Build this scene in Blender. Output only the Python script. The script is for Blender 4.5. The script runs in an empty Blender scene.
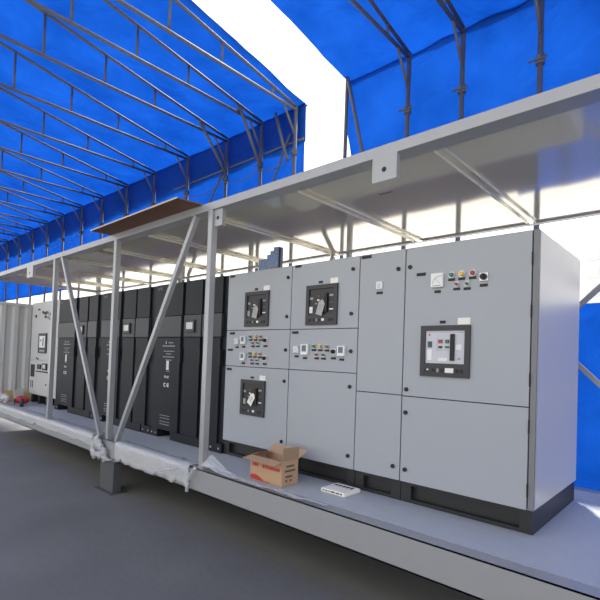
import bpy, bmesh, math, random
from mathutils import Vector, Matrix, noise
from math import radians as R, sin, cos, pi

S = bpy.context.scene
COL = S.collection
rnd = random.Random(7)

# ------------------------------------------------------------------ camera
yaw, pitch, roll, FPX, PY = .7416, .0248, .0355, 460.39, 346.05
fw = Vector((-sin(yaw)*cos(pitch), cos(yaw)*cos(pitch), sin(pitch)))
rt = Vector((cos(yaw), sin(yaw), 0)); up = rt.cross(fw)
r2 = rt*cos(roll) + up*sin(roll); u2 = -rt*sin(roll) + up*cos(roll)
cam = bpy.data.cameras.new('camera'); camo = bpy.data.objects.new('camera', cam); COL.objects.link(camo)
camo.matrix_world = Matrix(((r2.x, u2.x, -fw.x, 3.7737), (r2.y, u2.y, -fw.y, -3.7276), (r2.z, u2.z, -fw.z, 1.2632), (0, 0, 0, 1)))
cam.sensor_width = 36; cam.lens = FPX/600*36; cam.shift_y = (PY-300)/600
cam.clip_start = .05; cam.clip_end = 500
S.camera = camo

# ------------------------------------------------------------------ sky, sun, exposure
w = bpy.data.worlds.new('sky'); S.world = w; w.use_nodes = True
bg = w.node_tree.nodes['Background']
bg.inputs[0].default_value = (1.0, .985, .95, 1); bg.inputs[1].default_value = 3.2
sun = bpy.data.lights.new('sun', 'SUN'); sun.energy = 22.0; sun.angle = R(6); sun.color = (1, .96, .9)
suno = bpy.data.objects.new('sun', sun); COL.objects.link(suno); suno.rotation_euler = (R(-38), R(-31), 0)
S.view_settings.view_transform = 'Standard'; S.view_settings.look = 'None'
S.view_settings.gamma = 1; S.view_settings.use_curve_mapping = False
S.view_settings.exposure = -0.88

# ------------------------------------------------------------------ materials
def mat(name, col, rough=.5, metal=0., spec=.5, nscale=0, namt=0, bump=0, bscale=20, trans=0):
    m = bpy.data.materials.new(name); m.use_nodes = True
    nt = m.node_tree; b = nt.nodes['Principled BSDF']
    c = (*col, 1)
    b.inputs['Base Color'].default_value = c; b.inputs['Roughness'].default_value = rough
    b.inputs['Metallic'].default_value = metal; b.inputs['Specular IOR Level'].default_value = spec
    tc = nt.nodes.new('ShaderNodeTexCoord')
    if namt:
        n = nt.nodes.new('ShaderNodeTexNoise'); n.inputs['Scale'].default_value = nscale; n.inputs['Detail'].default_value = 5
        nt.links.new(tc.outputs['Object'], n.inputs['Vector'])
        mx = nt.nodes.new('ShaderNodeMix'); mx.data_type = 'RGBA'
        mx.inputs['A'].default_value = (*[v*(1-namt) for v in col], 1); mx.inputs['B'].default_value = (*[min(1, v*(1+namt)) for v in col], 1)
        nt.links.new(n.outputs['Fac'], mx.inputs['Factor']); nt.links.new(mx.outputs['Result'], b.inputs['Base Color'])
    if bump:
        n2 = nt.nodes.new('ShaderNodeTexNoise'); n2.inputs['Scale'].default_value = bscale; n2.inputs['Detail'].default_value = 4
        nt.links.new(tc.outputs['Object'], n2.inputs['Vector'])
        bp = nt.nodes.new('ShaderNodeBump'); bp.inputs['Strength'].default_value = bump; bp.inputs['Distance'].default_value = .02
        nt.links.new(n2.outputs['Fac'], bp.inputs['Height']); nt.links.new(bp.outputs['Normal'], b.inputs['Normal'])
    if trans:
        out = nt.nodes['Material Output']
        tr = nt.nodes.new('ShaderNodeBsdfTransparent'); ms = nt.nodes.new('ShaderNodeMixShader'); ms.inputs[0].default_value = trans
        nt.links.new(b.outputs[0], ms.inputs[1]); nt.links.new(tr.outputs[0], ms.inputs[2]); nt.links.new(ms.outputs[0], out.inputs[0])
    return m

def tarp_mat(name, col, tcol, bscale=1.3):
    m = bpy.data.materials.new(name); m.use_nodes = True; nt = m.node_tree; nt.nodes.clear()
    out = nt.nodes.new('ShaderNodeOutputMaterial')
    d = nt.nodes.new('ShaderNodeBsdfDiffuse'); d.inputs[0].default_value = (*col, 1)
    t = nt.nodes.new('ShaderNodeBsdfTranslucent'); t.inputs[0].default_value = (*tcol, 1)
    tc = nt.nodes.new('ShaderNodeTexCoord'); n = nt.nodes.new('ShaderNodeTexNoise')
    n.inputs['Scale'].default_value = bscale; n.inputs['Detail'].default_value = 6; n.inputs['Distortion'].default_value = 1.2
    nt.links.new(tc.outputs['Object'], n.inputs['Vector'])
    bp = nt.nodes.new('ShaderNodeBump'); bp.inputs['Strength'].default_value = .55; bp.inputs['Distance'].default_value = .12
    nt.links.new(n.outputs['Fac'], bp.inputs['Height'])
    n2 = nt.nodes.new('ShaderNodeTexNoise'); n2.inputs['Scale'].default_value = .8; n2.inputs['Detail'].default_value = 7; n2.inputs['Roughness'].default_value = .65
    nt.links.new(tc.outputs['Object'], n2.inputs['Vector'])
    for sh, cc in ((d, col), (t, tcol)):
        mx = nt.nodes.new('ShaderNodeMix'); mx.data_type = 'RGBA'
        mx.inputs['A'].default_value = (cc[0]*.6, cc[1]*.62, cc[2]*.68, 1); mx.inputs['B'].default_value = (cc[0]*2.6, cc[1]*1.35, cc[2]*1.2, 1)
        nt.links.new(n2.outputs['Fac'], mx.inputs['Factor']); nt.links.new(mx.outputs['Result'], sh.inputs[0])
    a = nt.nodes.new('ShaderNodeMixShader'); a.inputs[0].default_value = .7
    for x in (d, t): nt.links.new(bp.outputs['Normal'], x.inputs['Normal'])
    nt.links.new(d.outputs[0], a.inputs[1]); nt.links.new(t.outputs[0], a.inputs[2])
    nt.links.new(a.outputs[0], out.inputs[0])
    return m

M = dict(
    tarp=tarp_mat('blue_tarp', (.02, .14, .39), (.03, .22, .60)),
    dulltarp=tarp_mat('unseen_dulled_tarp', (.20, .26, .40), (.08, .11, .19)),  # unseen tarp, colour dulled to grey down its reflection in the roof sheet
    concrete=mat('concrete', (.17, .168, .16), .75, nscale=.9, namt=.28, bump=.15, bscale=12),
    pave=mat('yard_paving', (.60, .58, .55), .85, nscale=.4, namt=.1),  # albedo raised to bounce more light onto the lower rails and cabinets
    galv=mat('galvanised_tube', (.11, .115, .125), .65, .1, nscale=6, namt=.12),
    steel=mat('grey_painted_steel', (.36, .37, .38), .3, .2, nscale=5, namt=.06),
    sheet=mat('roof_sheet', (.86, .82, .67), .08, .28, 1.0, nscale=1.2, namt=.05, bump=.015, bscale=2.5),
    deck=mat('deck_plate', (.50, .53, .56), .5, .1, nscale=8, namt=.08, bump=.2, bscale=60),
    corr=mat('pale_corrugated_steel', (.60, .61, .60), .45, .05, nscale=3, namt=.05),
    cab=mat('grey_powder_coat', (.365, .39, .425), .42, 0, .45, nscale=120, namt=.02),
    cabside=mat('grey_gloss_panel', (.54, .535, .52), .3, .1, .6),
    cabpale=mat('pale_grey_coat', (.47, .48, .48), .45),
    midgrey=mat('mid_grey_profile', (.19, .20, .21), .45),
    darksteel=mat('dark_grey_steel', (.10, .105, .11), .5, .2),
    black=mat('black_rubber', (.012, .012, .013), .6),
    plinth=mat('black_plinth_steel', (.018, .019, .021), .45),
    ups=mat('black_textured_coat', (.010, .0135, .020), .5, 0, .28, bump=.1, bscale=300),
    upsband=mat('charcoal_panel', (.030, .035, .043), .45),
    bezel=mat('dark_grey_plastic', (.026, .029, .034), .45),
    face=mat('charcoal_plastic', (.014, .016, .019), .4),
    facepale=mat('pale_lavender_plastic', (.56, .57, .63), .4),
    white=mat('white_plastic', (.78, .79, .80), .35),
    paper=mat('white_paper', (.86, .84, .78), .8),
    print_=mat('white_print', (.72, .73, .75), .6),
    greyprint=mat('grey_print', (.32, .33, .35), .6),
    lcd=mat('display_glass', (.10, .14, .17), .15),
    lcdlit=mat('pale_display', (.62, .66, .66), .2),
    red=mat('red_lens', (.32, .04, .035), .25), green=mat('green_lens', (.03, .15, .10), .25),
    yellow=mat('yellow_lens', (.75, .48, .05), .25), orange=mat('amber_lens', (.40, .12, .04), .25), dim=mat('dull_orange_print', (.16, .08, .05), .5), dkgreen=mat('green_display', (.015, .06, .045), .2),
    chrome=mat('satin_metal', (.55, .55, .56), .3, .9),
    card=mat('cardboard', (.47, .31, .19), .8, nscale=5, namt=.06), carddark=mat('cardboard_inside', (.36, .25, .16), .85),
    redink=mat('red_ink', (.45, .04, .04), .7), darkink=mat('dark_ink', (.12, .08, .06), .7),
    film=mat('plastic_film', (.74, .76, .78), .28, 0, .6, trans=.5, bump=.9, bscale=22),
    ply=mat('brown_plywood', (.20, .105, .06), .7, nscale=3, namt=.25), plyedge=mat('pale_plywood_edge', (.55, .46, .36), .8),
    conc_bld=mat('pale_facade', (.75, .75, .75), .9), winbld=mat('pale_window_glass', (.60, .62, .65), .3),
    bluecard=mat('blue_print_card', (.17, .25, .43), .5, nscale=40, namt=.6), redcloth=mat('red_bag', (.42, .03, .04), .5),
    tancard=mat('tan_cardboard', (.55, .38, .16), .8),
)

M['sheet'].node_tree.nodes['Principled BSDF'].inputs['IOR'].default_value = 1.6

# ------------------------------------------------------------------ helpers
def box(bm, x0, x1, y0, y1, z0, z1, bev=0):
    t = bmesh.new()
    v = [t.verts.new((x, y, z)) for z in (z0, z1) for y in (y0, y1) for x in (x0, x1)]
    for f in ((0, 2, 3, 1), (4, 5, 7, 6), (0, 1, 5, 4), (2, 6, 7, 3), (0, 4, 6, 2), (1, 3, 7, 5)): t.faces.new([v[i] for i in f])
    if bev: bmesh.ops.bevel(t, geom=list(t.edges), offset=bev, segments=2, profile=.5, affect='EDGES')
    merge(bm, t)
def merge(bm, t, mtx=None):
    if mtx is not None: bmesh.ops.transform(t, matrix=mtx, verts=t.verts)
    me = bpy.data.meshes.new('t'); t.to_mesh(me); t.free(); bm.from_mesh(me); bpy.data.meshes.remove(me)
def frame_of(p, q, hint=Vector((0, 0, 1))):
    p = Vector(p); q = Vector(q); d = (q-p).normalized()
    if abs(d.dot(hint)) > .98: hint = Vector((0, 1, 0))
    a = d.cross(hint).normalized(); b = a.cross(d).normalized()
    return p, q, a, b
def tube(bm, p, q, r, n=10, r1=None):
    p, q, a, b = frame_of(p, q); r1 = r if r1 is None else r1
    A = [bm.verts.new(p+(a*cos(2*pi*i/n)+b*sin(2*pi*i/n))*r) for i in range(n)]
    B = [bm.verts.new(q+(a*cos(2*pi*i/n)+b*sin(2*pi*i/n))*r1) for i in range(n)]
    for i in range(n):
        f = bm.faces.new([A[i], A[(i+1) % n], B[(i+1) % n], B[i]]); f.smooth = True
    bm.faces.new(A[::-1]); bm.faces.new(B)
def bar(bm, p, q, wa, wb, hint=Vector((0, 0, 1)), bev=0):
    p, q, a, b = frame_of(p, q, hint); t = bmesh.new()
    V = [t.verts.new(c+a*i*wa/2+b*j*wb/2) for c in (p, q) for i, j in ((-1, -1), (1, -1), (1, 1), (-1, 1))]
    for f in ((0, 3, 2, 1), (4, 5, 6, 7), (0, 1, 5, 4), (1, 2, 6, 5), (2, 3, 7, 6), (3, 0, 4, 7)): t.faces.new([V[i] for i in f])
    if bev: bmesh.ops.bevel(t, geom=list(t.edges), offset=bev, segments=2, profile=.5, affect='EDGES')
    merge(bm, t)
def plate(bm, pts, thick):
    """closed prism from an outline of 3D points, thickened along its normal"""
    P = [Vector(p) for p in pts]; n = (P[1]-P[0]).cross(P[2]-P[1]).normalized()
    A = [bm.verts.new(p) for p in P]; B = [bm.verts.new(p+n*thick) for p in P]; k = len(P)
    bm.faces.new(A[::-1]); bm.faces.new(B)
    for i in range(k): bm.faces.new([A[i], A[(i+1) % k], B[(i+1) % k], B[i]])
def disc_y(bm, x, z, y0, y1, r, n=14, r1=None):
    tube(bm, (x, y0, z), (x, y1, z), r, n, r1)

def obj(name, bm, m, parent=None, origin=None):
    bmesh.ops.recalc_face_normals(bm, faces=bm.faces)
    root = parent
    while root is not None and root.parent is not None: root = root.parent
    o0 = Vector(root.location) if root is not None else Vector(origin or (0, 0, 0))
    bmesh.ops.translate(bm, verts=bm.verts, vec=-o0)
    me = bpy.data.meshes.new(name); bm.to_mesh(me); bm.free()
    if m: me.materials.append(m)
    o = bpy.data.objects.new(name, me); COL.objects.link(o)
    if parent is not None: o.parent = parent
    elif origin: o.location = origin
    return o
def part(name, m, parent, *boxes, bev=0, label=None):
    bm = bmesh.new()
    for b in boxes: box(bm, *b, bev=bev)
    o = obj(name, bm, m, parent)
    if label: o['label'] = label
    return o
def thing(name, loc, label, cat, group=None):
    o = bpy.data.objects.new(name, None); COL.objects.link(o); o.location = loc
    o['label'] = label; o['category'] = cat
    if group: o['group'] = group
    return o
def tag(o, label, cat, group=None):
    o['label'] = label; o['category'] = cat
    if group: o['group'] = group
    return o
def struct(o): o['kind'] = 'structure'; return o
def dup(root, loc, label, group=None):
    r = root.copy(); COL.objects.link(r); r.location = loc; r['label'] = label
    if group: r['group'] = group
    for ch in list(root.children):
        c = ch.copy(); COL.objects.link(c); c.parent = r
        for g in ch.children:
            d = g.copy(); COL.objects.link(d); d.parent = c
    return r

# ------------------------------------------------------------------ the setting: ground, tarps, yard
GZ = -.72
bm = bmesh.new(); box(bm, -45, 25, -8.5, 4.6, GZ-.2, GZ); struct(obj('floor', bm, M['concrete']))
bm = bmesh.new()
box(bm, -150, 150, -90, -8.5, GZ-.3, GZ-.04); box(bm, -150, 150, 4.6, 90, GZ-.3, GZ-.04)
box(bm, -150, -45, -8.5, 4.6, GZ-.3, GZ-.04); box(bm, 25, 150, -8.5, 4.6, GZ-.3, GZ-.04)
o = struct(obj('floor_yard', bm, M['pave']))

YW = 4.08
def roof_z(y): return 7.24+.168*(4-y) if y > -4 else 8.584-.168*(-4-y)
FR_L = [-3.7, -4.88, -6.28, -8.14, -10.05, -11.92, -13.88, -15.76, -17.72, -19.64, -21.6, -23.6, -25.7, -27.7, -29.7]
FR_R = [-.72, .35, 1.62, 3.0, 4.6, 6.4, 8.4]
def cloth(name, us, vs, fn, m):
    bm = bmesh.new(); g = [[bm.verts.new(fn(a, b)) for b in vs] for a in us]
    for i in range(len(us)-1):
        for j in range(len(vs)-1):
            f = bm.faces.new([g[i][j], g[i+1][j], g[i+1][j+1], g[i][j+1]]); f.smooth = True
    o = obj(name, bm, m)
    s = o.modifiers.new('thick', 'SOLIDIFY'); s.thickness = .006; s.offset = 0
    return struct(o)
def lin(a, b, n): return [a+(b-a)*i/(n-1) for i in range(n)]
def sagf(x, frames):
    fs = sorted(frames)
    for a, b in zip(fs, fs[1:]):
        if a <= x <= b: return sin(pi*(x-a)/(b-a))*min(1, (b-a)/1.9)
    return .3
def wrinkle(x, y, s=1.0): return noise.noise(Vector((x*.9*s, y*1.3*s, 3.1)))*.6+noise.noise(Vector((x*2.6*s+5, y*3.1*s, 1.7)))*.25
def roof_fn(frames):
    def fn(x, y): return (x, y, roof_z(y)+.055-.05*sagf(x, frames)*.8+.06*wrinkle(x, y)+.02*noise.noise(Vector((x*5, y*1.2, 2))))
    return fn
def wall_fn(frames, zlo):
    def fn(x, z):
        k = max(0, min(1, (7.1-z)/1.2))
        return (x, YW+.03+(.07*sagf(x, frames)+.05*wrinkle(x, z)+.05*abs(wrinkle(x*2.2, z*.3)))*(0.3+.7*k), z)
    return fn
cloth('ceiling_left', lin(-32.5, -3.52, 150), lin(4.22, -7.3, 48), roof_fn(FR_L), M['tarp'])
cloth('wall_back_left', lin(-32.5, -3.52, 190), lin(7.285, 3.86, 26), wall_fn(FR_L, 3.86), M['tarp'])
# doubled strip of cloth hanging from the eave
cloth('trim_1', lin(-32.5, -3.56, 150), lin(7.27, 6.36, 10), lambda x, z: (x, YW+.11+.03*wrinkle(x, z+3)+.10*(sagf(x, FR_L))*max(0, (7-z)), z+.05*sin(x*3.3)*(7.27-z)), M['tarp'])
def edge_in(x, z):   # right tarp bows inward at the opening
    b = max(0, 1-(x+2.25)/1.3)
    return x+b*(.22*max(0, (6.3-z))-.05)
wf = wall_fn(FR_R, 3.86)
cloth('ceiling_right', lin(-2.25, 14, 90), lin(4.22, -7.3, 48), roof_fn(FR_R), M['tarp'])
def right_wall(x, z):
    p = wf(x, z); return (edge_in(x, z), p[1]+.06*noise.noise(Vector((x*2.4, z*.35, 9))), z)
cloth('wall_back_right', lin(-2.25, 14, 130), lin(7.285, 3.86, 26), right_wall, M['tarp'])
cloth('wall_back_lower_left', lin(-32.5, 1.90, 170), lin(2.08, GZ+.01, 14), lambda x, z: (x, 3.0+.05*wrinkle(x, z)+.02*sin(x*9), z), M['dulltarp'])  # hidden behind the cabinets, toned for what the roof sheet mirrors
cloth('wall_back_lower_right', lin(1.6, 14, 60), lin(2.09, GZ+.01, 14), lambda x, z: (x, 3.12+.05*wrinkle(x, z)+.02*sin(x*9), z), M['tarp'])

# a building out in the bright yard
bx0, by, bz = -14, 30., 9.6
b0 = thing('office_building', (-5, by, GZ), 'pale washed-out building seen through the gap beside the right end cabinet', 'building')
part('wall', M['conc_bld'], b0, (bx0, 6, by, by+8, GZ-.04, bz))
bm = bmesh.new()
n = 0
for i in range(16):
    for k in range(6):
        o = part('window', M['winbld'], b0, (bx0+.6+i*1.2, bx0+1.3+i*1.2, by-.06, by-.002, 2.3+k*1.15, 3.05+k*1.15))
bm.free()

# ------------------------------------------------------------------ tent frames
def tent_frame(x, label, heavy=False):
    t = thing('tent_frame', (x, 4., GZ), label, 'tent frame', 'tubular tent frames')
    def p(name, f):
        bm = bmesh.new(); f(bm); return obj(name, bm, M['galv'], t)
    p('post', lambda b: (tube(b, (x, 4, GZ+.015), (x, 4, 7.2), .045), box(b, x-.1, x+.1, 3.9, 4.1, GZ, GZ+.015)))
    p('post', lambda b: (tube(b, (x, -7.2, GZ+.015), (x, -7.2, roof_z(-7.2)-.05), .045), box(b, x-.1, x+.1, -7.3, -7.1, GZ, GZ+.015)))
    p('bottom_chord', lambda b: tube(b, (x, 4, 7.11), (x, -7.2, 7.11), .036))
    def tc(b):
        tube(b, (x, 4, roof_z(4)-.045), (x, -4, roof_z(-4)-.045), .034); tube(b, (x, -4, roof_z(-4)-.045), (x, -7.2, roof_z(-7.2)-.045), .034)
    p('top_chord', tc)
    for y in (3.22, 1.8, .6, -.65, -1.9, -3.1, -4.4, -5.8):
        p('web', lambda b: tube(b, (x, y, 7.11), (x, y, roof_z(y)-.045), .026))
    p('knee_brace', lambda b: tube(b, (x, 3.58, 7.09), (x, 3.985, 6.5), .026))
    p('clamp', lambda b: (tube(b, (x, 4, 6.02), (x, 4, 6.16), .07), box(b, x-.03, x+.03, 3.9, 4.0, 6.05, 6.13), tube(b, (x-.16, 3.95, 6.09), (x+.12, 3.95, 6.09), .018)))
    return t
ords = ['second', 'third', 'fourth', 'fifth', 'sixth', 'seventh', 'eighth', 'ninth', 'tenth', 'eleventh', 'twelfth', 'thirteenth', 'fourteenth', 'fifteenth']
f0 = tent_frame(-3.7, 'grey tubular tent frame along the left edge of the white opening')
frames = [f0]
for k, x in enumerate(FR_L[1:]):
    frames.append(dup(f0, (x, 4, GZ), 'grey tubular tent truss under blue tarp, %s leftwards from the white opening' % ords[k], 'tubular tent frames'))
for k, x in enumerate(FR_R):
    dup(f0, (x, 4, GZ), 'grey tubular tent frame, %s rightwards from the white opening' % (['first']+ords)[k], 'tubular tent frames')
# long braces and a lashed rail of the left tent
def pipe(label, p, q, r=.04):
    bm = bmesh.new(); tube(bm, p, q, r); return tag(obj('scaffold_pipe', bm, M['galv'], origin=p), label, 'pipe', 'scaffold pipes of the tent')
pipe('long slanting pipe propping the first full tent truss left of the white opening', (-4.80, 3.2, 7.2), (-4.80, 3.93, 6.0))
pipe('long slanting pipe propping the tent truss whose post is second from the opening', (-6.20, 3.0, 7.3), (-6.20, 3.93, 6.2))
pipe('slanting pipe beside the left edge of the white opening', (-4.25, 3.86, 7.15), (-3.80, 3.86, 5.9))
pipe('pipe leaning at the right edge of the white opening against blue tarp', (-2.14, 3.95, 7.2), (-1.45, 3.95, 4.5))
pipe('upright pipe carrying the curved tarp edge at the right of the white opening', (-2.2, 4.0, GZ), (-2.2, 4.0, 7.3))
pipe('horizontal pipe running across the back tarp left of the white opening', (-9.0, 4.082, 6.4), (-3.5, 4.082, 6.4), .026)
pipe('slanting pipe low on the back tarp just left of the opening', (-4.6, 4.02, 5.2), (-3.9, 4.02, 6.6), .026)
pipe('slanting pipe low on the back tarp beside the second post', (-7.3, 4.02, 5.2), (-6.38, 4.02, 6.4), .026)
bm = bmesh.new()
px = sorted(FR_L)
pts = []
for a, b in zip(px, px[1:]):
    for i in range(6): pts.append(Vector((a+(b-a)*i/6, 3.93, 5.95-.12*sin(pi*i/6))))
pts.append(Vector((px[-1], 3.93, 5.95)))
for a, b in zip(pts, pts[1:]): tube(bm, a, b, .011, 6)
tag(obj('rope', bm, M['galv'], origin=(-15, 3.93, 5.95)), 'thin rope sagging from post to post along the blue back tarp', 'rope')

# ------------------------------------------------------------------ the steel enclosure frame
E0, E1 = -9.1, 3.62
fr = thing('steel_enclosure_frame', (-2.7, .5, -.25), 'long grey steel skid frame with posts, braces and shiny sheet roof around the cabinets', 'equipment frame')
def fp(name, m, f, label=None):
    bm = bmesh.new(); f(bm); o = obj(name, bm, m, fr)
    if label: o['label'] = label
    return o
# bottom rails (channels)
def brail(b, y, s):
    box(b, E0, E1, y if s > 0 else y-.008, y+.008 if s > 0 else y, -.25, 0)
    box(b, E0, E1, min(y, y+s*.13), max(y, y+s*.13), -.010, 0); box(b, E0, E1, min(y, y+s*.13), max(y, y+s*.13), -.25, -.238)
fp('bottom_rail', M['steel'], lambda b: brail(b, -.70, 1)); fp('bottom_rail', M['steel'], lambda b: brail(b, 1.92, -1))
fp('deck', M['deck'], lambda b: box(b, E0+.1, E1-.1, -.55, 1.78, -.03, -.003), 'pale blue-grey floor plate')
for i in range(9):
    x = E0+.7+i*1.42; fp('cross_beam', M['steel'], lambda b: box(b, x-.04, x+.04, -.56, 1.66, -.2, -.031))
# roof
fp('top_rail', M['steel'], lambda b: box(b, E0, E1, -.70, -.535, 2.86, 2.948, .004))
fp('top_rail', M['steel'], lambda b: box(b, E0, E1, 1.84, 1.93, 2.874, 2.948, .004))
fp('end_rail', M['steel'], lambda b: box(b, E0, E0+.1, -.535, 1.84, 2.855, 2.946)); fp('end_rail', M['steel'], lambda b: box(b, E1-.1, E1, -.535, 1.84, 2.855, 2.946))
fp('roof_sheet', M['sheet'], lambda b: box(b, E0+.05, E1-.05, -.535, 1.84, 2.892, 2.897), 'shiny pale metal roof sheet')
for k in range(9):
    x = 2.19-1.4*k
    if x < E0+.2: break
    def rib(b):
        box(b, x-.035, x+.035, -.534, 1.839, 2.868, 2.891, .003); box(b, x-.035, x-.029, -.534, 1.719, 2.845, 2.868)
    fp('roof_rib', M['sheet'], rib)
PX = [-.415, -2.675, -5.0]
for x in PX: fp('post', M['steel'], lambda b: box(b, x-.037, x+.037, -.70, -.625, .001, 2.861, .004))
for x in PX: fp('post', M['steel'], lambda b: box(b, x-.037, x+.037, 1.85, 1.91, .001, 2.875, .004))
for x in (E0+.06, E1-.06):
    for y in (-.65, 1.87): fp('corner_post', M['steel'], lambda b: box(b, x-.06, x+.06, y-.05, y+.05, 0, 2.861, .004))
for p, q in (((-4.70, 2.86), (-2.94, 0)), ((-.72, 2.86), (-2.44, 0))):
    fp('diagonal_brace', M['steel'], lambda b: bar(b, (p[0], -.663, p[1]), (q[0], -.663, q[1]), .06, .06, Vector((0, 1, 0)), .004))
    fp('diagonal_brace', M['steel'], lambda b: bar(b, (p[0], 1.88, p[1]), (q[0], 1.88, q[1]), .055, .055, Vector((0, 1, 0)), .004))
for p0, q, yb in (((2.34, 1.6), (3.5, 2.76), 1.853), ((2.34, 1.6), (3.5, .44), 1.905)):
    fp('diagonal_brace', M['steel'], lambda b: bar(b, (p0[0], yb, p0[1]), (q[0], yb, q[1]), .05, .055, Vector((0, 1, 0)), .004))
fp('mid_rail', M['steel'], lambda b: box(b, -.378, 2.37, 1.85, 1.91, 1.57, 1.63, .004))
# lug plates with a bolt hole (dark ring + bolt)
def lug(x0, x1, z0, y):
    o = fp('lug_plate', M['steel'], lambda b: (box(b, x0, x1, y-.012, y, z0, 2.862, .002), box(b, x1-.012, x1, y, y+.035, z0, 2.86)))
    c = (x0+x1)/2; bm = bmesh.new(); disc_y(bm, c, z0+.09, y-.016, y-.0121, .02); obj('bolt_hole', bm, M['black'], o)
lug(1.712, 1.935, 2.66, -.69); lug(-.386, -.236, 2.672, -.66); lug(-6.43, -6.09, 2.645, -.69)
# corrugated end panel
def corr(b):
    y = -.60; pts = []
    while y < 1.68:
        for dy, dx in ((0, 0), (.09, 0), (.14, .06), (.23, .06)):
            if y+dy < 1.7: pts.append((E0+.10+dx, y+dy))
        y += .28
    lo = [b.verts.new((a, c, .0)) for a, c in pts]; hi = [b.verts.new((a, c, 2.29)) for a, c in pts]
    lo2 = [b.verts.new((a-.004, c, .0)) for a, c in pts]; hi2 = [b.verts.new((a-.004, c, 2.29)) for a, c in pts]
    for i in range(len(pts)-1):
        b.faces.new([lo[i], lo[i+1], hi[i+1], hi[i]]); b.faces.new([lo2[i+1], lo2[i], hi2[i], hi2[i+1]])
    box(b, E0+.06, E0+.20, -.60, 1.70, 2.285, 2.345)
fp('end_panel', M['corr'], corr, 'pale corrugated steel end panel')
# tiny pen mark on the roof sheet
cu = bpy.data.curves.new('mark', 'FONT'); cu.body = '3mm'; cu.size = .075; cu.extrude = .0006
to = bpy.data.objects.new('mark_tmp', cu); COL.objects.link(to)
dg = bpy.context.evaluated_depsgraph_get(); me = bpy.data.meshes.new_from_object(to.evaluated_get(dg)); bpy.data.objects.remove(to)
bm = bmesh.new(); bm.from_mesh(me)
bmesh.ops.transform(bm, matrix=Matrix.Translation((1.271, 0.096, 2.8905)) @ Matrix.Rotation(pi, 4, 'X'), verts=bm.verts)
obj('pen_mark', bm, M['darkink'], fr)

# supports under the skid
for k, (x, lab) in enumerate(((-2.62, 'grey steel support block under the rail below the meeting braces'), )):
    t = thing('support_stand', (x, -.52, GZ), lab, 'support')
    part('column', M['darksteel'], t, (x-.225, x+.185, -.69, -.57, GZ+.012, -.272), bev=.004)
    part('base_plate', M['darksteel'], t, (x-.28, x+.24, -.75, -.50, GZ, GZ+.012)); part('top_plate', M['steel'], t, (x-.26, x+.26, -.70, -.45, -.272, -.252))

# ------------------------------------------------------------------ grey switchgear cabinets
YF = 0.0; G = .004
def nameplate(par, x, z, w=.07, h=.022):
    return part('nameplate', M['black'], par, (x-w/2, x+w/2, -.008, -.0005, z-h/2, z+h/2))
def lock(par, x, z):
    bm = bmesh.new(); disc_y(bm, x, z, -.014, -.0005, .019, 16); o = obj('lock', bm, M['black'], par); return o
def lamp(par, x, z, m, r=.018):
    bm = bmesh.new(); disc_y(bm, x, z, -.012, -.0005, r+.006, 16); o = obj('indicator_lamp', bm, M['chrome'], par)
    bm = bmesh.new(); disc_y(bm, x, z, -.030, -.0121, r*.8, 16, r); obj('lens', bm, M[m], o)
    nameplate(par, x, z-.04, .058, .02)
def selector(par, x, z, s=.032):
    o = part('selector_switch', M['chrome'], par, (x-s, x+s, -.012, -.0005, z-s, z+s), bev=.003)
    bm = bmesh.new(); disc_y(bm, x, z, -.03, -.0121, s*.72, 16); box(bm, x-.007, x+.007, -.042, -.0301, z-s*.6, z+s*.6); obj('knob', bm, M['black'], o)
    nameplate(par, x, z-.068, .062, .022)
def meter(par, x, z, w=.06, lcd=False, lit=False):
    o = part('digital_meter' if lcd else 'panel_meter', M['white'], par, (x-w/2, x+w/2, -.03, -.0005, z-w*.55, z+w*.55), bev=.004)
    if lcd:
        part('display', M['lcd'], o, (x-w*.28, x+w*.3, -.033, -.0301, z-w*.22, z+w*.42))
    else:
        bm = bmesh.new(); n = 8
        for i in range(n):
            a = pi*(.05+.5*i/(n-1)); b = a+.16; c = (x+w*.3, z-w*.32)
            r0 = w*.6
            plate(bm, [(c[0]-r0*cos(a), -.0305, c[1]+r0*sin(a)), (c[0]-r0*cos(b), -.0305, c[1]+r0*sin(b)), (c[0]-(r0+.006)*cos(b), -.0305, c[1]+(r0+.006)*sin(b)), (c[0]-(r0+.006)*cos(a), -.0305, c[1]+(r0+.006)*sin(a))], .0012)
        bar(bm, (x+w*.3, -.032, z-w*.32), (x-w*.16, -.032, z+w*.2), .003, .002)
        box(bm, x-w*.3, x+w*.35, -.0315, -.0302, z-w*.46, z-w*.40)
        obj('dial', bm, M['greyprint'], o)
    nameplate(par, x, z-w*.55-.035, .055, .022)
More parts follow.
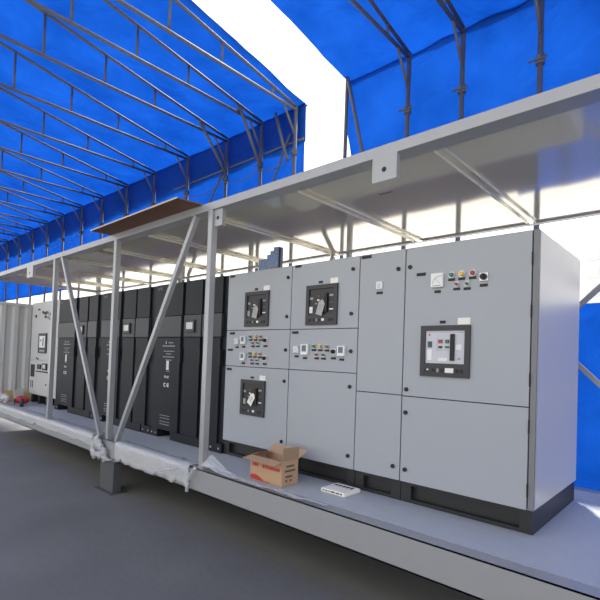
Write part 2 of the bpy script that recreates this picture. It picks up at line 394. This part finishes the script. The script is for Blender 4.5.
def breaker(par, x0, x1, z0, z1, pale=False):
    W, Hh = x1-x0, z1-z0
    X = lambda u: x0+W*u
    Z = lambda v: z1-Hh*v
    y = -.0005
    br = part('circuit_breaker', M['bezel'], par, (x0, x1, y-.022, y, Z(.10), z1), (x0, x1, y-.022, y, z0, Z(.74)), (x0, X(.10), y-.022, y, Z(.74), Z(.10)), (X(.90), x1, y-.022, y, Z(.74), Z(.10)))
    fm = M['facepale'] if pale else M['face']
    part('faceplate', fm, br, (X(.101), X(.899), y-.008, y, Z(.739), Z(.101)))
    yf = y-.008
    def el(name, m, u0, u1, v0, v1, t=.006): return part(name, M[m], br, (X(u0), X(u1), yf-t, yf-.0003, Z(v1), Z(v0)))
    el('charging_handle', 'black', .625, .70, .17 if pale else .22, .68, .022)
    if pale:
        el('trip_display', 'dkgreen', .15, .235, .31, .43); el('trip_unit', 'white', .14, .24, .47, .68, .004)
        el('open_button', 'red', .375, .45, .275, .345, .012); el('close_button', 'green', .515, .585, .275, .345, .012)
        el('status_flag', 'face', .375, .45, .40, .445); el('status_flag', 'green', .51, .59, .40, .445)
        el('rating_plate', 'white', .72, .83, .37, .47, .002); el('rating_plate', 'white', .37, .55, .63, .69, .002)
        el('emblem', 'redink', .165, .195, .165, .20, .001)
        bm = bmesh.new()
        for a in ((.34, .60, .475, .482), (.34, .346, .24, .48), (.12, .88, .135, .142), (.76, .82, .62, .66)): box(bm, X(a[0]), X(a[1]), yf-.0015, yf-.0003, Z(a[3]), Z(a[2]))
        obj('line_print', bm, M['greyprint'], br)
    else:
        el('trip_display', 'greyprint', .12, .22, .30, .36, .004); el('trip_unit', 'white' if x0 > 0 else 'greyprint', .11, .215, .54, .70, .005)
        el('status_flag', 'white', .36, .43, .36, .40); el('open_button', 'dim', .38, .44, .26, .30)
        el('close_button', 'greyprint', .30, .36, .45, .48); el('rating_plate', 'greyprint', .74, .86, .25, .30, .002)
        el('rating_plate', 'white', .75, .87, .60, .63, .003)
        el('emblem', 'dim', .74, .86, .44, .46, .002)
    # lower strip with racking socket and small keys
    for u0, u1, m in ((.10, .18, 'black'), (.26, .31, 'black'), (.36, .40, 'greyprint'), (.44, .50, 'black'), (.74, .79, 'black'), (.83, .88, 'black')):
        part('key_socket', M[m], br, (X(u0), X(u1), y-.026, y-.0221, Z(.91), Z(.84)))
    if pale: part('sticker', M['white'], br, (X(.53), X(.70), y-.0235, y-.0221, Z(.915), Z(.825))); part('push_rod', M['white'], br, (X(.15), X(.19), y-.028, y-.0221, Z(.88), Z(.85)))
    else: part('sticker', M['white'], br, (X(.53), X(.62), y-.0235, y-.0221, Z(.90), Z(.84)))
    nameplate(par, X(.44), z1+.03, .05, .024)
    part('sticker', M['paper'], par, (X(.74), X(.98), -.0015, -.0004, z1+.006, z1+.062))
    return br

CABS = {}
def cabinet(key, x0, x1, doors, label, wend=None):
    t = thing('switchgear_cabinet', ((x0+x1)/2, .68, 0), label, 'switchgear cabinet', 'row of grey switchgear cabinets')
    dx1 = wend or x1
    part('body', M['cab'], t, (x0+.001, x1-.001, .026, 1.36, .18, 2.297))
    part('gasket', M['black'], t, (x0+.002, dx1-.001, .019, .0255, .19, 2.29))
    ds = []
    for z0, z1 in doors:
        ds.append(part('door', M['cab'], t, (x0+G, dx1-G, 0, .0185, z0+G*.6, z1-G*.6), bev=.003))
    # black channel plinth
    bm = bmesh.new(); box(bm, x0+.002, x1-.002, .03, .09, .15, .178); box(bm, x0+.002, x1-.002, .03, .09, 0, .03)
    box(bm, x0+.002, x1-.002, .085, .095, .03, .15); box(bm, x0+.002, x0+.10, .03, .09, .03, .15); box(bm, x1-.10, x1-.002, .03, .09, .03, .15)
    box(bm, x0+.002, x1-.002, 1.27, 1.33, 0, .178); box(bm, x0+.002, x0+.06, .095, 1.27, 0, .178); box(bm, x1-.06, x1-.002, .095, 1.27, 0, .178)
    obj('plinth', bm, M['plinth'], t)
    CABS[key] = (t, ds); return t, ds

t, d = cabinet('a', -.928, .200, ((1.577, 2.297), (1.127, 1.575), (.18, 1.125)), 'grey switchgear cabinet with two dark breakers and two lamp rows, beside black cabinets')
breaker(t, -.570, -.150, 1.617, 2.040); breaker(t, -.590, -.163, .546, .971)
for x, z in ((.145, 2.165), (.144, 1.72)): lock(d[0], x, z)
lock(d[1], .144, 1.342)
for x, z in ((.141, .99), (.130, .31)): lock(d[2], x, z)
nameplate(d[0], -.846, 2.268, .09, .028); nameplate(d[1], -.81, 1.538, .09, .028); nameplate(d[1], -.84, 1.33, .09, .026); nameplate(d[2], -.845, 1.085, .09, .028)
meter(t, -.705, 1.435, .065); meter(t, -.583, 1.452, .085, True); lamp(t, -.455, 1.495, 'green'); lamp(t, -.365, 1.495, 'yellow'); lamp(t, -.276, 1.494, 'orange'); selector(t, -.190, 1.450)
lamp(t, -.41, 1.418, 'red', .013); lamp(t, -.322, 1.419, 'green', .013)
meter(t, -.578, 1.25, .085, True); lamp(t, -.455, 1.29, 'green'); lamp(t, -.366, 1.29, 'yellow'); lamp(t, -.278, 1.288, 'orange'); selector(t, -.190, 1.24)
lamp(t, -.412, 1.210, 'red', .013); lamp(t, -.322, 1.210, 'green', .013)

t, d = cabinet('b', .202, 1.126, ((1.574, 2.297), (1.127, 1.572), (.18, 1.125)), 'grey switchgear cabinet with one dark breaker above a single lamp row and blank lower door')
breaker(t, .442, .868, 1.614, 2.041)
for x, z in ((1.048, 2.167), (1.042, 1.72)): lock(d[0], x, z)
lock(d[1], 1.051, 1.343)
for x, z in ((1.052, .99), (1.056, .308)): lock(d[2], x, z)
nameplate(d[0], .295, 2.275, .09, .028); nameplate(d[1], .284, 1.538, .09, .028)
meter(t, .316, 1.348, .07); meter(t, .442, 1.352, .105, True); lamp(t, .566, 1.388, 'green'); lamp(t, .654, 1.387, 'yellow'); lamp(t, .745, 1.385, 'orange'); selector(t, .835, 1.335); meter(t, .940, 1.344, .095, True)
lamp(t, .608, 1.300, 'red', .014); lamp(t, .700, 1.300, 'green', .014)

t, d = cabinet('c', 1.128, 1.634, ((.955, 2.297), (.18, .952)), 'narrow plain grey cabinet with one small white meter, between the breaker cabinets')
for x, z in ((1.563, 2.114),): lock(d[0], x, z)
lock(d[1], 1.566, .301)
nameplate(d[0], 1.205, 2.268, .11, .028)
o = part('panel_meter', M['white'], t, (1.333, 1.398, -.02, -.0005, 1.94, 2.012), bev=.003); part('dial', M['greyprint'], o, (1.35, 1.382, -.0215, -.0201, 1.955, 1.962), (1.352, 1.358, -.0215, -.0201, 1.965, 1.995), (1.372, 1.378, -.0215, -.0201, 1.965, 1.995)); nameplate(t, 1.366, 1.905, .065, .024)

t, d = cabinet('e', 1.636, 2.752, ((.950, 2.297), (.18, .947)), 'widest grey cabinet at the right end with pale-faced breaker and exposed side panel', 2.712)
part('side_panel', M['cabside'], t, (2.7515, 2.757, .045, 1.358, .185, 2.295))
part('corner_profile', M['midgrey'], t, (2.716, 2.7575, .004, .0255, .182, 2.296), bev=.004)
for z in (2.077, 1.675, 1.156): part('hinge', M['black'], d[0], (2.709, 2.717, -.008, .003, z-.05, z+.05))
for z in (.805, .33): part('hinge', M['black'], d[1], (2.709, 2.717, -.008, .003, z-.05, z+.05))
breaker(t, 1.817, 2.256, 1.14, 1.58, True)
for x, z in ((1.684, 2.117), (1.681, 1.01)): lock(d[0], x, z)
for x, z in ((1.680, .802), (1.689, .292)): lock(d[1], x, z)
nameplate(d[0], 1.795, 2.041, .085, .026)
meter(t, 1.955, 1.972, .112); lamp(t, 2.080, 2.009, 'green', .02); lamp(t, 2.167, 2.009, 'yellow', .022); lamp(t, 2.260, 2.008, 'red', .022); selector(t, 2.352, 1.968, .036)
lamp(t, 2.126, 1.926, 'red', .015); lamp(t, 2.216, 1.922, 'green', .016)

# white paper tags hung on the three dark breakers
def hangtag(x, z, label, w, h, rot, mt):
    t = thing('hanging_tag', (x, -.04, z), label, 'paper tag', 'tags on the breakers')
    c, s = cos(rot), sin(rot)
    def P(a, b): return (x+a*c-b*s, -.038, z+a*s+b*c)
    bm = bmesh.new(); plate(bm, [P(-w/2, -h), P(w/2, -h), P(w/2, -.03), P(.01, 0), P(-.01, 0), P(-w/2, -.03)], -.0015); obj('card', bm, mt, t)
    bm = bmesh.new(); bar(bm, (x, -.039, z), (x+.012, -.036, z+.05), .004, .004); obj('string', bm, M['darkink'], t)
    bm = bmesh.new()
    for k in range(3): plate(bm, [P(-w*.3, -.06-k*.022), P(w*.25, -.06-k*.022), P(w*.25, -.053-k*.022), P(-w*.3, -.053-k*.022)], .002)
    obj('print', bm, M['greyprint'], t)
greytag = mat('grey_paper_tag', (.42, .42, .42), .7)
hangtag(-.338, 1.865, 'grey paper tag on the upper breaker of the first grey cabinet', .085, .15, R(-14), greytag)
hangtag(-.325, .812, 'white tilted paper tag hung on the lower breaker of the first grey cabinet', .085, .155, R(-32), M['paper'])
hangtag(.690, 1.875, 'grey paper tag hung on the breaker of the second grey cabinet', .085, .165, R(-18), greytag)

# ------------------------------------------------------------------ black UPS cabinets
def words(bm, x0, x1, z, h, y, rr, gap=.012):
    x = x0
    while x < x1-.01:
        w_ = min(rr.uniform(.012, .05), x1-x); 
        box(bm, x, x+w_, y-.001, y-.0002, z, z+h*rr.uniform(.8, 1)); x += w_+gap
def ups(x0, x1, A, B, Cc, label):
    t = thing('power_cabinet', ((x0+x1)/2, .65, 0), label, 'power cabinet', 'row of black power cabinets')
    part('body', M['ups'], t, (x0+.003, x1-.003, .03, 1.3, .12, 2.298))
    part('trim_strip', M['upsband'], t, (x0+.006, x0+.022, .012, .0295, .16, 2.29), label='thin pale edge strip')
    rr = random.Random(int(x0*100))
    # column A: upper panel, band, text door
    part('upper_panel', M['ups'], t, (A[0]+.01, A[1], -.005, .0295, 1.812, 2.295), bev=.004)
    part('band_panel', M['upsband'], t, (A[0]+.01, A[1], -.02, .0295, 1.497, 1.806), bev=.005)
    door = part('door', M['ups'], t, (A[0]+.012, A[1]-.02, -.005, .0295, .115, 1.49), bev=.005)
    part('handle', M['black'], door, (A[1]-.008, A[1]+.022, -.03, .029, 1.12, 1.33), bev=.004)
    c = (A[0]+A[1])/2+.05; y = -.005
    for k, (wd, zz, hh) in enumerate(((.13, 1.405, .016), (.34, 1.355, .02), (.28, 1.28, .014), (.14, 1.24, .014), (.31, 1.195, .016), (.16, 1.15, .014))):
        bm = bmesh.new(); words(bm, c-wd/2+(.05 if k == 0 else 0), c+wd/2+(.05 if k == 0 else 0), zz, hh, y, rr, .007); obj('text_line', bm, M['greyprint'], door)
    for k, (wd, zz) in enumerate(((.28, .325), (.26, .285), (.28, .235), (.26, .195))): bm = bmesh.new(); words(bm, c-.04-wd/2, c-.04+wd/2, zz, .011, y, rr, .006); obj('text_line', bm, M['greyprint'], door)
    bm = bmesh.new(); words(bm, c-.05, c+.04, .985, .012, y, rr, .005); obj('text_line', bm, M['greyprint'], door)
    bm = bmesh.new()
    plate(bm, [(c-.09, y-.0012, 1.40), (c-.065, y-.0012, 1.40), (c-.0775, y-.0012, 1.445)], .001)
    box(bm, c-.055, c+.015, y-.0012, y-.0002, 1.01, 1.145)          # phone-like pictogram
    plate(bm, [(c-.085, y-.0012, .885), (c-.045, y-.0012, .905), (c-.085, y-.0012, .93)], .001); words(bm, c-.035, c+.03, .91, .01, y, rr, .005); words(bm, c-.035, c+.03, .888, .01, y, rr, .005)
    for dx in (-.075, .01):
        for i in range(10):
            a, b = 2*pi*i/12+.5, 2*pi*(i+1)/12+.5; r0, r1 = .018, .032
            plate(bm, [(c+dx+r*cos(q), y-.0012, .785+r*sin(q)) for r, q in ((r0, a), (r1, a), (r1, b), (r0, b))], .001)
    box(bm, c+.012-.026, c+.028, y-.0012, y-.0002, .778, .792)
    obj('pictograms', bm, M['print_'], door)
    bm = bmesh.new(); box(bm, A[0]+.05, A[0]+.18, y-.004, y-.0003, 2.215, 2.255); obj('badge', bm, M['upsband'], t)
    # columns B (display) and C
    for k, (u, v) in enumerate((B, Cc)):
        part('upper_panel', M['ups'], t, (u, v-.012, -.005, .0295, 1.812, 2.295), bev=.004)
        part('band_panel', M['upsband'], t, (u, v, -.02, .0295, 1.497, 1.806), bev=.005)
        dd = part('door', M['ups'], t, (u, v-.03, -.005, .0295, .06, 1.49), bev=.005)
        part('handle', M['black'], dd, (v-.024, v+.008, -.03, .029, 1.12, 1.33), bev=.004)
    bx = B[0]+.15
    o = part('display', M['bezel'], t, (bx-.09, bx+.13, -.045, -.0205, 1.56, 1.735), bev=.006)
    part('screen', M['lcdlit'], o, (bx-.055, bx+.10, -.047, -.0451, 1.605, 1.70))
    # feet
    bm = bmesh.new(); box(bm, A[1]-.17, x1-.30, -.02, 1.28, 0, .118); obj('base', bm, M['ups'], t)
    for a, b in ((x0+.004, A[0]+.20), (x1-.27, x1-.004)):
        o = part('foot', M['ups'], t, (a, b, -.015, 1.28, 0, .118))
        bm = bmesh.new()
        for xx in (a+.05, b-.05): disc_y(bm, xx, .055, -.021, -.0152, .014, 10)
        obj('bolt', bm, M['chrome'], o)
    return t
ups(-6.59, -4.545, (-6.58, -5.70), (-5.55, -5.15), (-5.10, -4.72), 'black power cabinet farthest left, beside the pale grey end cabinet')
ups(-4.54, -2.69, (-4.53, -3.83), (-3.71, -3.30), (-3.27, -2.86), 'middle black power cabinet, behind the post where the braces meet')
ups(-2.685, -.933, (-2.68, -1.955), (-1.88, -1.47), (-1.44, -1.02), 'black power cabinet touching the grey switchgear, white text in full view')

# pale end cabinet
t = thing('control_cabinet', (-7.45, .6, 0), 'pale grey cabinet with dark meters at far left, beside the corrugated panel', 'control cabinet')
part('body', M['cabpale'], t, (-8.25, -6.605, .02, 1.2, .2, 2.322))
d0 = part('door', M['cabpale'], t, (-8.245, -6.97, 0, .0195, 1.0, 2.318), bev=.004)
d1 = part('door', M['cabpale'], t, (-8.245, -7.785, 0, .0195, .21, .992), bev=.004); d2 = part('door', M['cabpale'], t, (-7.775, -6.97, 0, .0195, .21, .992), bev=.004)
part('side_strip', M['cabpale'], t, (-6.955, -6.61, .004, .0195, .21, 2.318), bev=.003)
o = part('circuit_breaker', M['bezel'], t, (-7.71, -7.22, -.025, -.0005, 1.155, 1.60), bev=.004)
part('faceplate', M['white'], o, (-7.62, -7.28, -.029, -.0251, 1.28, 1.54)); part('charging_handle', M['black'], o, (-7.40, -7.36, -.034, -.0291, 1.31, 1.50))
part('status_flag', M['greyprint'], o, (-7.58, -7.48, -.031, -.0291, 1.42, 1.46)); part('sticker', M['greyprint'], o, (-7.60, -7.30, -.027, -.0251, 1.19, 1.23))
part('vent_opening', M['black'], d1, (-8.17, -7.92, -.006, -.0005, .60, .885))
for x in (-8.12, -8.0): part('slot', M['bezel'], d1, (x-.022, x+.022, -.005, -.0005, .35, .52))
part('gauge', M['bezel'], d2, (-7.70, -7.50, -.025, -.0005, .79, .90), bev=.004); o = part('gauge', M['bezel'], d2, (-7.38, -7.13, -.03, -.0005, .78, .93), bev=.004)
part('display', M['lcdlit'], o, (-7.33, -7.19, -.032, -.0301, .82, .90)); part('handle', M['black'], d2, (-7.79, -7.09, -.02, -.0005, .725, .748)); lock(d2, -7.16, .46)
for x, z in ((-7.82, 1.04), (-7.72, 1.02)): lock(d0, x, z)
nameplate(d0, -7.80, 2.15, .13, .03)
for x, z, w_ in ((-7.967, 2.0, .07), (-7.52, 2.075, .06), (-7.40, 2.05, .05), (-7.30, 2.06, .06), (-7.20, 2.05, .05), (-7.36, 1.97, .07), (-7.22, 1.95, .07), (-7.12, 2.02, .07), (-7.12, 1.92, .05)):
    part('indicator_lamp', M['greyprint' if x > -7.3 else 'bezel'], d0, (x-w_/2, x+w_/2, -.02, -.0005, z-.03, z+.03), bev=.004)
bm = bmesh.new()
for x in (-8.20, -7.75, -7.30, -6.75): box(bm, x-.05, x+.05, .06, 1.15, 0, .198)
box(bm, -8.2, -6.65, .5, 1.1, .0, .197); obj('plinth', bm, M['plinth'], t)

# ------------------------------------------------------------------ loose things
# open cardboard box
cx, cy, L, D_, H_ = .42, -.395, .455, .23, .245
t = thing('cardboard_box', (cx, cy, 0), 'open brown cardboard box with red print standing on the deck before grey cabinets', 'box')
x0, x1, y0, y1 = cx-L/2, cx+L/2, cy-D_/2, cy+D_/2; th = .005
bm = bmesh.new()
box(bm, x0, x1, y0, y0+th, .002, H_); box(bm, x0, x1, y1-th, y1, .002, H_); box(bm, x0, x0+th, y0+th, y1-th, .002, H_); box(bm, x1-th, x1, y0+th, y1-th, .002, H_); box(bm, x0, x1, y0, y1, 0, .002)
obj('carton', bm, M['card'], t)
def flap(pts, m='card'): bm = bmesh.new(); plate(bm, pts, .004); obj('flap', bm, M[m], t)
flap([(x0, y0-.001, H_), (x1, y0-.001, H_), (x1-.005, y0-.105, H_-.022), (x0-.01, y0-.105, H_-.022)])
flap([(x1+.001, y0, H_), (x1+.001, y1, H_), (x1+.012, y1-.01, H_+.128), (x1+.012, y0-.005, H_+.130)], 'carddark')
flap([(x0, y1, H_), (x1, y1, H_), (x1+.03, y1+.11, H_+.07), (x0-.01, y1+.11, H_+.07)])
flap([(x0, y0+.01, H_), (x0, y1-.01, H_), (x0+.10, y1-.02, H_+.035), (x0+.10, y0+.02, H_+.035)], 'carddark')
bm = bmesh.new(); rr = random.Random(3)
def blk(bm, a, b, z, h):
    x = a
    while x < b-.01: 
        ww = rr.uniform(.018, .03); box(bm, x, x+ww, y0-.0015, y0-.0003, z, z+h); box(bm, x+.006, x+ww+.004, y0-.0018, y0-.0003, z+h*.35, z+h*.6); x += ww+.008
blk(bm, x0+.03, x0+.13, .140, .038); blk(bm, x0+.18, x0+.41, .140, .034)
pts = [(x0+.005, y0-.0012, .005)]+[(x0+.005+.29*i/10, y0-.0012, .012+.045*max(0, cos(pi*(i/10-.22)*1.05))) for i in range(11)]+[(x0+.30, y0-.0012, .005)]
plate(bm, pts, .001)
obj('red_print', bm, M['redink'], t)
bm = bmesh.new()
for z, a, b in ((.20, .06, .17), (.155, .04, .19), (.06, .05, .08), (.06, .11, .14), (.10, .05, .15)): box(bm, x1+.0003, x1+.0013, y0+a, y0+b, z-.02, z)
obj('dark_print', bm, M['darkink'], t)

# white printed carton lying at the deck edge
t = thing('small_carton', (1.1, -.17, 0), 'white flat carton with dark print lying before the narrow cabinet plinth', 'carton')
bm = bmesh.new(); box(bm, .97, 1.25, -.30, -.05, 0, .035, .003); obj('carton', bm, M['paper'], t)
bm = bmesh.new(); words(bm, .99, 1.22, .012, .014, -.3, random.Random(4)); 
for i in range(5): box(bm, 1.0+i*.045, 1.03+i*.045, -.14, -.09, .0352, .036)
obj('print', bm, M['black'], t)

# stepped blue printed card on top of the first grey cabinet
t = thing('stepped_carton', (-.51, .34, 2.297), 'blue printed stepped carton with a red foot on top of first grey cabinet', 'carton')
bm = bmesh.new(); xs = [-.70, -.545, -.485, -.425, -.335]; hs = [.215, .262, .305, .345]
for i in range(4): box(bm, xs[i], xs[i+1], .30, .38, 2.298, 2.30+hs[i])
obj('body', bm, M['bluecard'], t)
part('red_foot', M['redink'], t, (-.46, -.345, .295, .2995, 2.335, 2.385), label='red band near the base')
part('edge', M['black'], t, (-.3345, -.328, .30, .33, 2.298, 2.64))
bm = bmesh.new(); rr = random.Random(8)
for i in range(4):
    for k in range(7):
        z = 2.32+rr.random()*(hs[i]-.05); x = rr.uniform(xs[i], xs[i+1]-.02); box(bm, x, x+.018, .2985, .2998, z, z+.012)
obj('print', bm, M['greyprint'], t)

# plywood sheet lying across the top rail
t = thing('plywood_sheet', (-1.7, -.55, 2.949), 'brown plywood sheet lying on the top rail left of the front post', 'plywood sheet')
bm = bmesh.new(); plate(bm, [(-2.84, -.98, 2.949), (-.62, -1.0, 2.949), (-.52, -.15, 2.949), (-2.80, -.12, 2.949)], .014); obj('sheet', bm, M['ply'], t)
bm = bmesh.new(); plate(bm, [(-2.85, -.988, 2.947), (-.612, -1.008, 2.947), (-.612, -1.001, 2.947), (-2.85, -.981, 2.947)], .018); obj('edge', bm, M['plyedge'], t)

# protective film wrapped over the bottom rail
def film(name, X0, X1, label, n, lip, hem, yin, seed):
    bm = bmesh.new(); us = lin(X0, X1, n); rows = []
    for x in us:
        nz = noise.noise(Vector((x*3, seed, 0))); n2 = noise.noise(Vector((x*9, seed, 4)))
        yi = yin+.06*nz+.02*n2
        if any(abs(x-a) < .075 for a in PX): yi = -.7065
        h = min(.243, hem*(1+.35*nz+.2*n2))
        prof = [(yi, .009), ((yi-.70)/2, .012), (min(-.66, (yi-.70)/2), .012), (-.707, .006), (-.715, -.04), (-.712, -h*.5), (-.711, -h*.8), (-.713, -h)]
        row = []
        for k, (y, z) in enumerate(prof):
            q = .003+.009*abs(noise.noise(Vector((x*14, k*1.7, seed))))+.010*abs(noise.noise(Vector((x*4+k*1.3, seed, 7))))
            row.append(bm.verts.new((x, y-(q if k >= 3 else 0), z+(q if k < 4 else .6*(q-.008)))))
        rows.append(row)
    for a, b in zip(rows, rows[1:]):
        for k in range(7): f = bm.faces.new([a[k], b[k], b[k+1], a[k+1]]); f.smooth = True
    o = obj(name, bm, M['film'], origin=((X0+X1)/2, -.7, 0))
    s = o.modifiers.new('thick', 'SOLIDIFY'); s.thickness = .0015; s.offset = 1
    tag(o, label, 'plastic film', 'protective film on the rail'); return o
film('plastic_film', -8.9, -3.08, 'crumpled white plastic film wrapped on the rail left of the brace joint', 420, 0, .15, -.52, 1.0)
film('plastic_film', -2.36, -.60, 'thin plastic film draped over the rail between brace joint and right post', 200, 0, .235, -.56, 5.0)
# rolled strand of film hanging at its right end
def strand(label, pts, r, seed):
    bm = bmesh.new(); P = [Vector(p) for p in pts]; Q = []
    for a, b in zip(P, P[1:]):
        for i in range(6): Q.append(a.lerp(b, i/6)+Vector((0, -.01*abs(noise.noise(Vector((i, a.x*5, seed)))), .015*noise.noise(Vector((i*.8, seed, a.x*3))))))
    Q.append(P[-1])
    for i, (a, b) in enumerate(zip(Q, Q[1:])): tube(bm, a, b, r*(1+.5*noise.noise(Vector((i*.9, seed, 0)))), 8, r*(1+.5*noise.noise(Vector(((i+1)*.9, seed, 0)))))
    for f in bm.faces: f.smooth = True
    return tag(obj('film_strand', bm, M['film'], origin=pts[0]), label, 'plastic film', 'loose film strands')
strand('twisted strand of film hanging down the rail just left of right post', [(-.44, -.735, .03), (-.50, -.755, -.04), (-.56, -.755, -.14), (-.57, -.755, -.26)], .018, 2)
strand('loose strand of film running left along the rail from right post', [(-.50, -.785, .0), (-.75, -.79, -.03), (-1.05, -.79, -.12), (-1.2, -.785, -.14)], .010, 6)
# bunched film tied where the braces meet
bm = bmesh.new(); rr = random.Random(12)
for i in range(13):
    p = Vector((-2.80+rr.uniform(-.14, .2), -.765+rr.uniform(-.015, .01), rr.uniform(-.26, .03))); t_ = bmesh.new(); bmesh.ops.create_icosphere(t_, subdivisions=3, radius=1)
    for v in t_.verts:
        v.co *= 1+.55*noise.noise(v.co*2.1+p*9)+.25*noise.noise(v.co*5+p*5)
        v.co = Vector((v.co.x*.07, v.co.y*.03, v.co.z*.06))
    merge(bm, t_, Matrix.Translation(p) @ Matrix.Rotation(rr.uniform(-1, 1), 4, 'Y'))
box(bm, -2.86, -2.40, -.78, -.716, -.248, -.236)
for f in bm.faces: f.smooth = True
tag(obj('bunched_film', bm, M['film'], origin=(-2.75, -.74, -.1)), 'knot of bunched white film hanging on the rail under the meeting braces', 'plastic film')
# film gathered at the post, then lying along the rail
bm = bmesh.new(); rows = []
for i in range(70):
    x = -.372+i/69*1.7; q = max(0, 1-(x+.372)/.62); w0 = .085+.05*q
    row = []
    for k in range(9):
        u = k/8
        y = -.585-.03*(1-q)-w0*u*(.9+.1*q)+.006*noise.noise(Vector((x*3, 1, 1)))
        z = .012+.15*q*q*(1-.75*u)+.022*abs(noise.noise(Vector((x*2, k*.8, 2))))+.02*abs(noise.noise(Vector((x*6, k*1.9, 3))))
        row.append(bm.verts.new((x, y, z)))
    rows.append(row)
for a, b in zip(rows, rows[1:]):
    for k in range(8): bm.faces.new([a[k], b[k], b[k+1], a[k+1]]).smooth = True
o = obj('plastic_film', bm, M['film'], origin=(.7, -.55, 0)); s = o.modifiers.new('thick', 'SOLIDIFY'); s.thickness = .0015; s.offset = 1
tag(o, 'white film folded along the deck edge right of the front post', 'plastic film', 'protective film on the rail')

# clutter at the far left end of the deck
t = thing('tan_carton', (-8.75, -.25, 0), 'tan cardboard carton at far left against the corrugated panel', 'carton')
part('carton', M['tancard'], t, (-8.86, -8.45, -.50, .10, .0, .20)); part('flap', M['tancard'], t, (-8.449, -8.443, -.50, -.05, .10, .26))
bm = bmesh.new(); t_ = bmesh.new(); bmesh.ops.create_icosphere(t_, subdivisions=3, radius=1)
for v in t_.verts: v.co *= 1+.18*noise.noise(v.co*2.5); v.co = Vector((v.co.x*.22, v.co.y*.14, max(-.11, v.co.z*.09)))
merge(bm, t_, Matrix.Translation((-7.58, -.33, .112)))
for f in bm.faces: f.smooth = True
t = thing('red_bag', (-7.58, -.33, 0), 'red bag lying on the deck before the pale end cabinet', 'bag')
obj('bag', bm, M['redcloth'], t); part('black_strap', M['black'], t, (-7.61, -7.56, -.475, -.467, .03, .14))
def sheetpaper(label, loc, pts):
    bm = bmesh.new(); plate(bm, pts, .012); tag(obj('paper_sheet', bm, M['paper'], origin=loc), label, 'paper', 'papers in the clutter')
sheetpaper('crumpled cream paper standing behind the red bag', (-8.2, -.15, 0), [(-8.00, -.36, .002), (-8.22, -.10, .002), (-8.25, -.13, .32), (-8.02, -.385, .29)])
sheetpaper('pale paper scrap lying left of the red bag', (-8.1, -.42, 0), [(-8.36, -.47, .003), (-8.16, -.47, .003), (-8.17, -.44, .15), (-8.41, -.47, .16)])
bm = bmesh.new(); rr = random.Random(5)
for i in range(12):
    p = Vector((rr.uniform(-8.4, -7.55), rr.uniform(-.66, -.62), rr.uniform(.16, .19))); t_ = bmesh.new(); bmesh.ops.create_icosphere(t_, subdivisions=3, radius=1)
    for v in t_.verts:
        v.co *= 1+.5*noise.noise(v.co*2.2+p*7)+.2*noise.noise(v.co*5+p*3); v.co = Vector((v.co.x*.14, v.co.y*.06, v.co.z*.07))
    merge(bm, t_, Matrix.Translation(p))
for f in bm.faces: f.smooth = True
tag(obj('plastic_bag', bm, M['film'], origin=(-7.7, -.6, 0)), 'crumpled clear plastic bag on the rail at far left', 'bag')
bm = bmesh.new(); tube(bm, (-7.24, -.43, 0), (-7.24, -.43, .17), .035, 14); tag(obj('grey_can', bm, M['bezel'], origin=(-7.24, -.43, 0)), 'small dark grey can standing right of the red bag', 'can')
